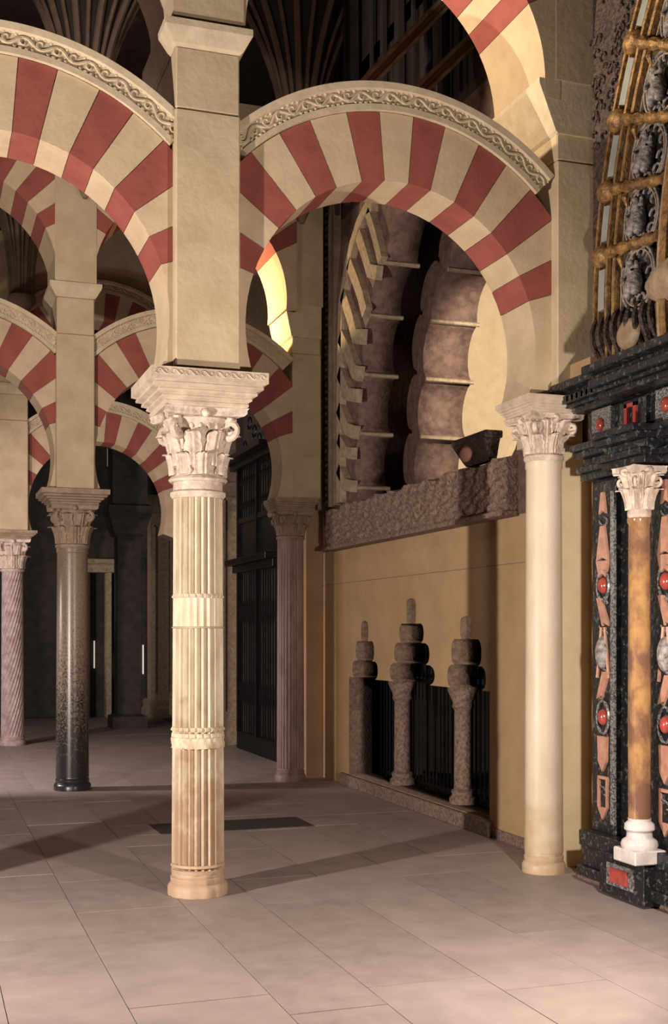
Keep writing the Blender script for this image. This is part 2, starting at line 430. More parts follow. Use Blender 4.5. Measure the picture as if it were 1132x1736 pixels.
# ---------------------------------------------------------------- piers
def make_pier(label, loc, z0, hw=.245, zt=9.0, u1=None, vf=-.35, vb=.38, wedge=0):
    t = thing('stone_pier', label, 'pier', loc)
    u1 = hw if u1 is None else u1
    zj = z0 + 1.93; zi = z0 + 2.40
    MB().box(-hw, u1, vf, vb, z0, zj - .004).build('stone_block', 'pier', t, bevel=.012)
    MB().box(-hw * .98, u1 * .98, vf + .01, vb - .01, zj, zi - .02).build('stone_block', 'pier', t, bevel=.010)
    a, b = hw, u1
    rows = []
    for e, z in ((0, zi - .02), (.02, zi), (.085, zi + .11), (.085, zi + .16), (.03, zi + .17)):
        rows.append([(-a - e, vf - e * .6, z), (b + e, vf - e * .6, z), (b + e, .56, z), (-a - e, .56, z)])
    if wedge:
        rows = [[(-a - l_, vf - .012, z), (b, vf - .012, z), (b, .56, z), (-a - l_, .56, z)] for l_, z in ((.0, zi - .26), (.02, zi - .24), (wedge, zi + .13), (wedge, zi + .17))]
    MB().grid(rows).build('upper_impost', 'mould', t)
    MB().box(-a - .02, b + .02, vf - .02, .55, zi + .17, zt).build('stone_block', 'pier', t)
    return t
pA = make_pier('square stone pier standing on the foreground fluted column', (-2.96, 0, 0), IZ1)
copy_tree(pA, loc=(-5.92, 0, 0), label='square stone pier left of the frame above the near left arch foot')
pB = make_pier('stone pier above the pale column beside the gilded altar arch', (.12, 0, 0), IZ1 + .02, .16, 9.0, .20, -.345, .40, .17)
pC = make_pier('square stone pier standing on the dark granite column', (-3.14, 6.5, 0), IZ2, .235)
copy_tree(pC, loc=(-6.10, 6.5, 0), label='square stone pier of the second row beyond the left edge of the frame')
pD = make_pier('stone pier above the shadowed column at the wall, second row', (-.09, 6.5, 0), IZ2, .20, 9.0, .20, -.26, .38, .10)
pE = make_pier('stone pier standing on the spirally fluted column', (-3.42, 13, 0), IZ2, .245)
copy_tree(pE, loc=(-6.38, 13, 0), label='stone pier of the third row beyond the left edge of the frame')

# ---------------------------------------------------------------- arches
def sector(cz, r0, r1, a0, a1, v0, v1, lim, n=4):
    def pt(r, a): return (r * math.cos(a), cz + r * math.sin(a))
    inner = [pt(r0, a0 + (a1 - a0) * i / n) for i in range(n + 1)]
    outer = []
    for i in range(n + 1):
        a = a0 + (a1 - a0) * i / n; c_ = abs(math.cos(a)); r = min(r1, lim / c_ if c_ > .01 else r1); outer.append(pt(max(r, r0 + .03), a))
    return MB().prism(inner + outer[::-1], v0, v1)
def arch_thing(name, label, loc, cz, r0, r1, v0, v1, bounds, lim, amin, mould=True, rim=(1.77, 1.98), zr=0):
    t = thing(name, label, 'arch', loc)
    eps = .0018
    for (a0, a1, colr) in bounds:
        me = sector(cz, r0, r1, R(a0) + eps, R(a1) - eps, v0, v1, lim, max(2, int((a1 - a0) / 4)))
        me.build('voussoir', colr, t)
    n = 40; poly = []
    a0, a1 = R(bounds[0][0]), R(bounds[-1][1])
    inner = [(1 * (r0 + .012) * math.cos(a0 + (a1 - a0) * i / n), cz + (r0 + .012) * math.sin(a0 + (a1 - a0) * i / n)) for i in range(n + 1)]
    outer = []
    for i in range(n + 1):
        a = a0 + (a1 - a0) * i / n; c_ = abs(math.cos(a)); r = min(r1, lim / c_ if c_ > .01 else r1) - .012
        outer.append((r * math.cos(a), cz + r * math.sin(a)))
    mb = MB()
    for i in range(n):
        q = [inner[i], outer[i], outer[i + 1], inner[i + 1]]
        mb.prism(q, v0 + .008, v1 - .008)
    mb.build('mortar', 'joint', t)
    if mould:
        ra, rb = rim; amn = math.acos(min(.99, (lim - .025) / rb)) 
        prof = [(ra, v0 + .02), (ra, v0 - .035), (ra + .045, v0 - .035), (ra + .055, v0 - .02), (rb - .06, v0 - .02), (rb - .05, v0 - .055), (rb, v0 - .06), (rb + .01, v0 + .1), (rb, v1), (ra, v1)]
        rows = []; n = 72
        for i in range(n + 1):
            a = amn + (math.pi - 2 * amn) * i / n
            rows.append([(r * math.cos(a), v, cz + r * math.sin(a)) for r, v in prof])
        mo = MB().grid(rows).build('archivolt', 'mould', t)
        mb = MB(); rm = (ra + rb) / 2 + .0; L = (math.pi - 2 * amn); k = 24
        pts = []
        for i in range(k * 8 + 1):
            q = i / (k * 8); a = amn + L * q; r = rm + .030 * math.sin(q * k * math.pi)
            pts.append((r * math.cos(a), v0 - .024, cz + r * math.sin(a)))
        mb.tube(pts, .011, 5)
        for j in range(k):
            q = (j + .5) / k; a = amn + L * q; s = 1 if j % 2 == 0 else -1; pp = []; rs = []
            for i in range(15):
                th = i / 14 * 1.6 * math.pi; rad = .036 * (1 - i / 18)
                r = rm - s * .006 + s * rad * math.cos(th); aa = a + (rad * math.sin(th)) / rm
                pp.append((r * math.cos(aa), v0 - .026, cz + r * math.sin(aa))); rs.append(.0115 - i * .0003)
            mb.tube(pp, rs, 5)
            for d in (-1, 1):
                aa = a + d * .012; r = rm - s * .052
                mb.ball((r * math.cos(aa), v0 - .026, cz + r * math.sin(aa)), (.018, .012, .013), 6, 4); aa = a + d * .030; r = rm + s * .045; mb.ball((r * math.cos(aa), v0 - .024, cz + r * math.sin(aa)), (.013, .010, .016), 6, 4)
        mb.build('vine_relief', 'mould', mo, True)
    return t
LB = []; reds = [(18.5, 28.5), (38, 47.8), (57, 66), (76.3, 85.3), (94.7, 103.7), (114, 123), (132.2, 142), (151.5, 161.5)]
a = -19.0
for r0_, r1_ in reds:
    LB.append((a, r0_, 'cream')); LB.append((r0_, r1_, 'red')); a = r1_
LB.append((a, 199, 'cream'))
UB = []; a = -6.0
for k in range(8):
    c_ = 90 - 16.4 * 3.5 + 16.4 * k
    UB.append((a, c_ - 4.2, 'cream')); UB.append((c_ - 4.2, c_ + 4.2, 'red')); a = c_ + 4.2
UB.append((a, 186, 'cream'))
def lower(label, u, v, dz, first=None):
    if first: return copy_tree(first, loc=(u, v, dz), label=label)
    return arch_thing('horseshoe_arch', label, (u, v, dz), 4.33, 1.23, 1.765, -.25, .25, LB, 1.40, -19)
l1 = lower('near horseshoe arch of red and cream voussoirs right of the foreground column', -1.42, 0, 0)
lower('near horseshoe arch of red and cream voussoirs left of the foreground column', -4.46, 0, 0, l1)
lower('second-row horseshoe arch between the dark granite column and the wall', -1.66, 6.5, -.13, l1)
lower('second-row horseshoe arch left of the dark granite column', -4.62, 6.5, -.13, l1)
lower('third-row striped arch seen between the dark granite column and the foreground column', -1.94, 13, -.13, l1)
lower('third-row striped arch ending on the spirally fluted column', -4.90, 13, -.13, l1)
def upper(label, u, v, dz, first=None):
    if first: return copy_tree(first, loc=(u, v, dz), label=label)
    t = arch_thing('upper_arch', label, (u, v, dz), 6.50, 1.26, 1.765, -.36, .55, UB, 1.40, 0, mould=False)
    mb = MB(); n = 48                                # the wall carried by the arch
    for i in range(n):
        a0 = math.pi * i / n; a1 = math.pi * (i + 1) / n
        def P(a):
            r = 1.77; x_ = r * math.cos(a); z_ = 6.5 + r * math.sin(a)
            x_ = max(-1.25, min(1.25, x_)); return x_, z_
        (x0, z0), (x1, z1) = P(a0), P(a1)
        if abs(x0 - x1) < 1e-4: continue
        mb.prism([(x0, z0), (x0, 9.0), (x1, 9.0), (x1, z1)], -.34, .53)
    mb.build('spandrel', 'pier', t)
    return t
u1 = upper('lamp-lit upper arch above the near right arch', -1.42, 0, 0)
upper('dark-soffited upper arch above the near left arch', -4.46, 0, 0, u1)
upper('second-row upper arch between the dark granite column and the wall', -1.66, 6.5, -.1, u1)
upper('second-row upper arch left of the dark granite column', -4.62, 6.5, -.1, u1)
# third row: upper arch has its own carved archivolt
u3 = arch_thing('upper_arch', 'third-row upper arch with a carved rim over narrow stripes', (-1.94, 13, -.13), 6.46, 1.26, 1.765, -.3, .4, UB, 1.40, 0, True)
mb = MB(); n = 48
for i in range(n):
    a0 = math.pi * i / n; a1 = math.pi * (i + 1) / n
    P = lambda a: (max(-1.25, min(1.25, 1.97 * math.cos(a))), 6.46 + 1.97 * math.sin(a))
    (x0, z0), (x1, z1) = P(a0), P(a1)
    if abs(x0 - x1) < 1e-4: continue
    mb.prism([(x0, z0), (x0, 10.2), (x1, 10.2), (x1, z1)], -.28, .38)
mb.build('spandrel', 'pier', u3)
copy_tree(u3, loc=(-4.9, 13, -.13), label='third-row upper arch above the spirally fluted column, left')

# ---------------------------------------------------------------- ribbed vault springers
def fan(label, loc, zb=7.8, zt=10.9, wide=1.42, xm=9):
    t = thing('vault_springer', label, 'vault', loc)
    nz = 14; rows = []
    f = lambda q: .17 + (wide - .17) * q ** 1.9
    n = 24
    for i in range(nz + 1):
        q = i / nz; z = zb + (zt - zb) * (q ** .8); rr = f(q) * .93
        rows.append([(min(xm, rr * math.cos(math.pi + math.pi * j / n)), .05 + rr * math.sin(math.pi + math.pi * j / n) * .8, z) for j in range(n + 1)])
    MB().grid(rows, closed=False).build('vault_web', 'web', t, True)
    K = 11
    for k in range(K):
        a = math.pi + math.pi * k / (K - 1); pts = []
        for i in range(nz + 1):
            q = i / nz; z = zb + (zt - zb) * (q ** .8); rr = f(q)
            pts.append((min(xm - .02, rr * math.cos(a)), .05 + rr * math.sin(a) * .8, z))
        MB().tube(pts, .028 if k % 2 else .045, 6).build('rib', 'rib', t, True)
    MB().lathe([(.03, zb - .45), (.09, zb - .32), (.15, zb - .16), (.24, zb - .04), (.24, zb + .03), (.18, zb + .06)], 20).build('corbel', 'rib', t, True)
    return t
f1 = fan('rib cluster of the vault rising above the dark granite column', (-3.05, 5.95, 0))
f2 = fan('rib cluster of the vault rising at the wall, seen through the upper right arch', (-.25, 5.95, 0), xm=.5)
copy_tree(f1, loc=(-6.0, 5.95, 0), label='rib cluster of the vault beyond the left edge, second row')
copy_tree(f1, loc=(-3.3, 12.45, 0), label='rib cluster of the vault above the spirally fluted column')
copy_tree(f2, loc=(-.5, 12.45, 0), label='rib cluster of the vault at the wall in the third row')
for (p, q, lab) in (((-1.05, 2.0, 7.14), (.29, 2.0, 8.64), 'upper of two slanting stone braces crossing the dark upper opening'), ((-.42, 2.0, 7.24), (.29, 2.0, 7.97), 'lower of two slanting stone braces crossing the dark upper opening')):
    t = thing('diagonal_brace', lab, 'brace', p)
    P_ = Vector(q) - Vector(p)
    MB().tube([(0, 0, 0), P_], .06, 8).build('brace_core', 'rib', t)
    MB().tube([(0, -.06, .07), P_ + Vector((0, -.06, .07))], .022, 6).build('roll_moulding', 'palegold', t)
    MB().tube([(0, -.06, -.07), P_ + Vector((0, -.06, -.07))], .022, 6).build('roll_moulding', 'palegold', t)
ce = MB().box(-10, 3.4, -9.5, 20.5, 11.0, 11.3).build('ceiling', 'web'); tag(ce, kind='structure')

# ---------------------------------------------------------------- right wall (plane u = .30)
def st(o): o['kind'] = 'structure'; return o
def lob_arch(vc, half, zb, widths_):       # pinnacled lobed outline, left side top to bottom mirrored
    pts = []
    z = zb
    left = [(vc + half, zb)]
    for hw, dz in widths_:
        steps = 8; z0 = z
        for i in range(steps + 1):
            t_ = i / steps; k = math.sin(math.pi * t_) ** .45 if 0 < t_ < 1 else 0
            left.append((vc + hw * (.80 + .20 * k), z0 + dz * t_))
        z = z0 + dz
    left.append((vc, z + .02))
    return left
def tri_opening():
    specs = [(2.12, .50, [(.46, .24), (.36, .27), (.14, .22)]), (3.57, .60, [(.66, .22), (.52, .24), (.36, .22), (.14, .27)]), (5.08, .50, [(.46, .22), (.33, .25), (.13, .24)])]
    out = [(1.58, .16)]
    for vc, half, ws in specs:
        L_ = lob_arch(vc, half, 1.42, ws)
        right = [(2 * vc - a, z) for a, z in L_[:-1]]
        out += right + L_[::-1]
    out[1] = (1.58, 1.42)
    out.append((5.66, 1.42)); out.append((5.66, .16))
    return out
T = tri_opening()
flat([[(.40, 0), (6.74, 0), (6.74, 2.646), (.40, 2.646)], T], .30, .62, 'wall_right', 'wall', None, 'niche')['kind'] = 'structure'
st(MB().box(.306, .62, .40, 6.74, 2.646, 2.652).build('wall_right', 'joint'))
st(MB().box(.30, .62, .40, 6.74, 2.652, 3.10).build('wall_right', 'wall'))
cus = [(1.12, 3.66), (1.15, 4.3), (1.30, 5.1), (1.72, 5.85), (2.35, 6.5), (3.3, 6.9), (4.33, 6.42), (4.85, 5.92), (5.02, 5.22), (5.19, 4.51), (5.30, 3.84), (5.30, 3.66)]
def sc(c_, k): return [(3.3 + (v - 3.3) * k, z) for v, z in c_]
def hole_out(k=1.0):
    h = lobes(sc(cus, k)[::-1], 0)
    c0 = (3.3, 4.8); r = []
    cs = sc(cus, k)[::-1]
    for (a, b), (c1, d) in zip(cs, cs[1:]):
        dx, dy = c1 - a, d - b; L = math.hypot(dx, dy); nx, ny = dy / L, -dx / L
        mx, my = (a + c1) / 2 - c0[0], (b + d) / 2 - c0[1]
        s = 1 if nx * mx + ny * my > 0 else -1
        for i in range(10):
            t_ = i / 10; kk = (math.sin(math.pi * t_) ** .6 if t_ > 0 else 0) * .27 * L * s
            r.append((a + dx * t_ + nx * kk, b + dy * t_ + ny * kk))
    r.append(cs[-1]); return r
def slab_lobed(u0, u1, name, m, k=1.0, v0=.40, v1=6.5):
    h = hole_out(k)
    out = [(v0, 3.10), (v1, 3.10), (v1, 7.45), (v0, 7.45)]
    return flat([out, h + [(h[-1][0], 3.2), (h[0][0], 3.2)]], u0, u1, name, m)
st(slab_lobed(.30, .70, 'wall_right', 'brown', 1.0, .4, 6.74))
s2 = slab_lobed(1.12, 1.75, 'wall_right', 'brown', 1.0, .4, 6.5); st(s2)
for (u0_, u1_, nm_) in ((.28, .72, 0), (1.10, 1.77, 1)):
    for (cv_, cz_) in cus[6:11]:
        MB().tube([(u0_, cv_ - .01, cz_), (u1_, cv_ - .01, cz_)], .028, 6).build('cusp_edge', 'carved', [o for o in C.objects if o.name.startswith('wall_right')][-1])
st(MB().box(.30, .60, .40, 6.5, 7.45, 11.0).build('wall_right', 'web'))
st(MB().box(1.10, 1.77, .40, 6.5, 7.45, 9.0).build('wall_right', 'dark'))
t = thing('vertical_shafts', 'dark vertical mouldings on the upper wall seen through the upper right arch', 'moulding', (.225, 0, 7.5))
for k_, v_ in enumerate((5.9, 5.5, 5.2, 4.6, 4.2, 3.7, 3.3, 2.9, 2.5, 2.1)):
    MB().tube([(0, v_, 0), (-.02, v_, 3.45)], .03 + .02 * (k_ % 3), 6).build('shaft', 'web', t)
# bright inner wall of the chapel
st(MB().box(1.80, 3.3, 6.40, 6.6, 3.1, 8.0).build('wall_chapel', 'cream'))
# chapel rooms behind
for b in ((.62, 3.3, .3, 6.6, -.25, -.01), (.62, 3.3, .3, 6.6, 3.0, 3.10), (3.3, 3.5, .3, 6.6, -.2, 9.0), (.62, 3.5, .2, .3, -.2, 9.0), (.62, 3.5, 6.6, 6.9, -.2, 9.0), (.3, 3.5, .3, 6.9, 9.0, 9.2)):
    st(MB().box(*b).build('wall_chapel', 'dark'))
# low crypt arcade inside the opening
for vc, lab in ((4.45, 'small speckled column inside the dark niche, left one'), (2.72, 'small speckled column inside the dark niche, right one')):
    t = thing('niche_column', lab, 'column', (.55, vc, .16))
    MB().lathe([(.15, 0), (.15, .06), (.12, .09), (.13, .14), (.10, .16)], 20).build('base', 'frieze', t, True)
    MB().lathe([(.10, .16), (.095, 1.0)], 20).build('shaft', 'frieze', t, True)
    MB().lathe([(.095, 1.0), (.12, 1.04), (.11, 1.08), (.17, 1.22), (.17, 1.262)], 20).build('capital', 'frieze', t, True)
t = thing('niche_grille', 'black iron bars closing the niche under the lobed openings', 'grille', (.72, 0, 0))
v = 1.70
while v < 5.62:
    MB().tube([(0, v, .0), (0, v, 2.35)], .011, 6).build('bar', 'iron', t); v += .105
MB().box(-.015, .015, 1.6, 5.64, .18, .22).build('rail', 'iron', t); MB().box(-.015, .015, 1.6, 5.64, 1.40, 1.44).build('rail', 'iron', t)
sill = MB().box(.24, .34, 1.5, 5.9, 0, .155).build('niche_sill', 'frieze', bevel=.01); tag(sill, 'low rough stone sill along the foot of the dark niche', 'sill')
bb = MB()
bb.box(.285, .36, .42, 1.5, 0, .10).build('wall_skirting', 'frieze'); tag(bpy.data.objects['wall_skirting'], 'chipped low skirting at the wall beside the pale column', 'skirting')
# scalloped zigzag mouldings left of the large opening
t = thing('zigzag_moulding', 'raised zigzag mouldings running up the left jamb of the large lobed opening', 'moulding', (.26, 0, 0))
def band(pts, wd, u0=-.05, u1=.038, m='carved'):
    P_ = [Vector((p[0], p[1], 0)) for p in pts]; l_, r_ = [], []
    for i, p in enumerate(P_):
        d = (P_[min(i + 1, len(P_) - 1)] - P_[max(i - 1, 0)]).normalized(); nrm = Vector((-d.y, d.x, 0))
        l_.append(p + nrm * wd / 2); r_.append(p - nrm * wd / 2)
    mb = MB()
    for i in range(len(P_) - 1):
        q = [(l_[i].x, l_[i].y), (l_[i + 1].x, l_[i + 1].y), (r_[i + 1].x, r_[i + 1].y), (r_[i].x, r_[i].y)]
        mb.prismu(q, u0, u1)
    return mb
band([(4.60, 7.2), (4.84, 7.22), (5.1, 7.12), (5.33, 6.94), (5.49, 6.75), (5.63, 6.52), (5.76, 6.29), (5.80, 5.89), (5.82, 5.49), (5.84, 4.81), (5.84, 3.7)], .15).build('border_strip', 'carved', t)
TE = [([(4.77, 7.17), (4.55, 6.84), (4.42, 6.61), (4.33, 6.44)], .13), ([(5.1, 6.99), (4.88, 6.7), (4.70, 6.42), (4.45, 6.33)], .17), ([(5.45, 6.74), (5.21, 6.46), (5.02, 6.22), (4.86, 5.95)], .17),
      ([(5.69, 6.4), (5.41, 6.05), (5.22, 5.74), (4.98, 5.68)], .19), ([(5.79, 5.88), (5.49, 5.60), (5.24, 5.30), (5.08, 5.24)], .19), ([(5.83, 5.42), (5.49, 5.06), (5.16, 4.98)], .17),
      ([(5.85, 4.95), (5.52, 4.62), (5.24, 4.53)], .17), ([(5.85, 4.55), (5.55, 4.32), (5.34, 4.28)], .15), ([(5.86, 4.15), (5.60, 3.92), (5.34, 3.86)], .15)]
for pts_, w_ in TE: band(pts_, w_).build('zigzag_tooth', 'carved', t)
# carved pilaster between pier and opening
t = thing('carved_pilaster', 'narrow carved pilaster of fine vertical mouldings between pier and lobed opening', 'pilaster', (.25, 0, 0))
for v0, v1, m, e in ((6.70, 6.60, 'carved', .05), (6.57, 6.47, 'rib', .0), (6.44, 6.24, 'gilt', .01), (6.21, 6.12, 'carved', .03), (6.08, 5.98, 'rib', .03)):
    MB().box(-e - .02, .05, v1, v0, 3.68, 8.9).build('vertical_moulding', m, t)
mb = MB()
for k in range(50):
    z = 3.75 + k * .1; mb.ball((-.03, 6.34, z), (.035, .06, .035), 8, 5)
mb.build('bead_row', 'gilt', t, True)
st(MB().box(.06, .30, 6.74, 6.95, 0, 9.0).build('wall_right', 'wall'))     # strip beside the shadowed column
# frieze
t = thing('carved_frieze', 'rough carved stucco frieze band under the large lobed opening', 'frieze', (.3, 0, 0))
nv, nz_ = 150, 14; rows = []
for i in range(nv + 1):
    v = .98 + (6.22 - .98) * i / nv; row = [(0, v, 3.12)]
    for j in range(nz_ + 1):
        q = j / nz_; z = 3.13 + .50 * q
        d = .13 + .028 * math.sin(v * 21 + 2 * math.sin(z * 17)) * math.sin(z * 34 + v * 5) + random.uniform(-.008, .008)
        if q > .9: z += .03 * math.sin(v * 9) * math.sin(v * 3.1)
        row.append((-d, v, z))
    row.append((0, v, 3.66)); rows.append(row)
MB().grid(rows).build('relief_band', 'frieze', t)
MB().box(-.19, 0, .96, 6.24, 3.085, 3.13).build('lower_fillet', 'frieze', t)
# carved corbel at the right foot of the lobed opening
t = thing('carved_corbel', 'small carved corbel with a scallop under the bright plaster wall', 'corbel', (.25, 1.62, 3.66))
MB().box(-.15, .04, -.35, .42, .20, .27).build('cap', 'gilt', t, bevel=.01)
MB().grid([[(-.03 - a, -.2 - b, z), (.04, -.2 - b, z), (.04, .32 + b, z), (-.03 - a, .32 + b, z)] for a, b, z in ((0, 0, 0), (.03, .03, .05), (.08, .06, .14), (.11, .09, .20))]).build('bracket', 'gilt', t)
MB().ball((-.13, .12, .1), (.05, .11, .08), 14, 8).build('scallop', 'inlay', t, True)

# wall pier behind the pale column, beside the altar
st(MB().box(.10, .46, -.02, .40, 0, 3.60).build('wall_right', 'pale'))
st(MB().box(-.02, .40, .0, .40, 3.60, 3.95).build('wall_right', 'pier'))
st(MB().box(.30, .50, -9.5, -.56, 0, 11.0).build('wall_right', 'wall'))
st(MB().box(.46, .50, -.56, .40, 0, 11.0).build('wall_right', 'wall'))
# ---------------------------------------------------------------- grille in the wall of the second aisle
st(MB().box(.28, .6, 6.95, 8.6, 0, 9.0).build('wall_right', 'carved'))
st(MB().box(.28, .6, 8.6, 11.9, 6.6, 9.0).build('wall_right', 'carved'))
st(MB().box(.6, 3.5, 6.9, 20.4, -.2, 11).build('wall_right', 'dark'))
t = thing('iron_screen', 'tall black wrought-iron chapel screen left of the shadowed wall column', 'grille', (.26, 8.7, 0))
for z0, z1, e in ((0, .30, .05), (3.02, 3.14, .12), (3.14, 3.24, .24), (3.85, 3.95, .05), (4.78, 4.88, .16), (4.88, 4.96, .34)):
    MB().box(-e, .02, 0, 2.45 + e * .6, z0, z1).build('cornice' if z0 > 1 else 'plinth', 'iron', t, bevel=.008)
v = .06
while v < 2.4:
    for (z0, z1) in ((.30, 3.02), (3.95, 4.78)):
        pts = []; rs = []
        for i in range(13):
            q = i / 12; pts.append((-.01, v, z0 + (z1 - z0) * q)); rs.append(.012 + (.016 if i % 6 == 3 else 0))
        MB().tube(pts, rs, 6).build('spindle_bar', 'iron', t)
    v += .145
for v in (.03, 1.2, 2.41):
    MB().box(-.06, .02, v - .04, v + .04, .3, 4.8).build('post', 'iron', t)
MB().box(-.02, .02, 0, 2.45, 3.24, 3.85).build('panel', 'iron', t)
mb = MB()
for k in range(7):
    for s in (-1, 1):
        v0 = .3 + k * .3; hh = .95 - abs(k - 2) * .1; pts = []
        for i in range(16):
            th = i / 15 * 4.2; rad = .13 * (1 - i / 20)
            pts.append((0, v0 + s * (.02 + rad * math.sin(th)), 4.96 + .16 + rad * math.cos(th) + (k % 3) * .18))
        mb.tube(pts, .014, 5)
mb.build('scroll_cresting', 'iron', t)
st(MB().box(.45, .6, 8.6, 11.7, 0, 6.6).build('wall_right', 'dark'))

def carved_pier(label, loc, wd, dp, h=4.0):
    t = thing('carved_pier', label, 'pilaster', loc)
    MB().sq([(wd * .62, 0), (wd * .62, .22), (wd * .56, .26), (wd * .58, .40), (wd * .5, .45)], ry=dp).build('base', 'carved', t)
    MB().sq([(wd * .42, .45), (wd * .42, h - .5)], ry=dp).build('shaft', 'carved', t)
    MB().box(-wd * .28, -wd * .22, -wd * .42 * dp - .025, -wd * .42 * dp + .01, .6, h - .7).build('panel_moulding', 'carved', t)
    MB().box(wd * .22, wd * .28, -wd * .42 * dp - .025, -wd * .42 * dp + .01, .6, h - .7).build('panel_moulding', 'carved', t)
    MB().box(-wd * .28, wd * .28, -wd * .42 * dp - .025, -wd * .42 * dp + .01, h - .74, h - .68).build('panel_moulding', 'carved', t)
    MB().sq([(wd * .44, h - .5), (wd * .5, h - .44), (wd * .46, h - .4), (wd * .5, h - .15), (wd * .62, h - .08), (wd * .62, h)], ry=dp).build('capital', 'carved', t)
    return t
carved_pier('carved stone pilaster behind the foreground column, left of the iron screen', (.30, 12.05, 0), .60, .9, 5.1)
carved_pier('carved stone doorway pilaster on the back wall, just left of the foreground column', (.36, 19.0, 0), .62, .8, 5.2)
st(MB().box(-.35, .6, 12.75, 13.5, 0, 9.0).build('wall_right', 'carved'))
# ---------------------------------------------------------------- back and left
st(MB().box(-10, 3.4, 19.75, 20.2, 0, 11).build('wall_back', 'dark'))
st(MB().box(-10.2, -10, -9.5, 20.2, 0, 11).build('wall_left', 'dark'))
MB().box(-10, .3, -9.8, -9.6, 0, 11).build('wall_front', 'web'); st(bpy.data.objects['wall_front'])
dp = thing('dark_pier', 'broad black unlit pier beyond the third-row arch', 'pier', (-.86, 16.2, 0))
MB().sq([(.36, 0), (.36, .25), (.24, .3), (.24, 4.0)]).build('shaft', 'dark', dp)
MB().sq([(.28, 4.0), (.32, 4.05), (.45, 4.5), (.45, 4.62), (.36, 4.66), (.36, 6.6)]).build('head', 'dark', dp)
t = thing('doorway_frame', 'stone doorway frame in the gloom behind the granite column', 'doorway', (-.95, 19.5, 0))
MB().box(-.42, .42, -.22, .24, 3.4, 3.6).build('lintel', 'carved', t, bevel=.02); MB().box(-.46, .46, -.26, .24, 3.6, 3.72).build('cornice', 'carved', t, bevel=.02)
MB().box(-.36, -.26, -.1, .24, 0, 3.4).build('mullion', 'dark', t); MB().box(.12, .24, -.1, .24, 0, 3.4).build('mullion', 'carved', t)
k = 0
for px, z0, z1, nm in ((-1.07, 1.15, 1.8, 'glow_patch_1'), (-.55, .95, 1.5, 'glow_patch_2'), (.09, 1.0, 1.7, 'glow_patch_3')):
    st(MB().box(px - .010, px + .010, 19.68, 19.745, z0, z1).build(nm, 'lit'))  # thin emissive strips put in as glints, not openings
st(MB().box(-1.02, -.88, 17.9, 17.95, 5.7, 6.1).build('glow_patch_4', 'lit'))  # small emissive patch added as a bright spot far back

# ---------------------------------------------------------------- altar (retable) on the right wall
t = thing('altar_base', 'black marble lower stage of the altar with red and pink stone inlays', 'altar', (.15, -.62, 0))
V0 = -3.6 + .62
def bx(u0, u1, v0, v1, z0, z1, nm, m, par=None, bev=.006):     # world coordinates -> local
    return MB().box(u0 - .15, u1 - .15, v0 + .62, v1 + .62, z0, z1).build(nm, m, par or t, bevel=bev)
bx(.08, .30, -3.6, -.46, 0, .06, 'plinth_step', 'frieze')
bx(.0, .30, -3.6, -.58, .06, .14, 'plinth_step', 'black')
bx(.04, .30, -3.6, -.60, .14, .30, 'plinth', 'black')
bx(.02, .30, -3.6, -.58, .30, .42, 'plinth_cornice', 'black')
bx(-.06, .1, -1.62, -1.02, .02, .33, 'pedestal', 'black')
bx(-.075, .0, -1.50, -1.14, .10, .27, 'inlay_border', 'speckle'); bx(-.085, .0, -1.44, -1.20, .13, .24, 'red_panel', 'jasper', bev=.002)
bx(.18, .30, -3.6, -.52, .42, 3.25, 'back_panel', 'black')
wav = [(.225 - .035 * abs(math.sin((z_ * .06) * 5.2)) ** .5, .42 + z_ * .06) for z_ in range(0, 50)]
_m = MB().prism([(.30, .42)] + wav + [(.30, 3.36)], -.58, -.50); _m.v = [(a_ - .15, b_ + .62, c_) for a_, b_, c_ in _m.v]; _m.build('scalloped_edge', 'wall', t)
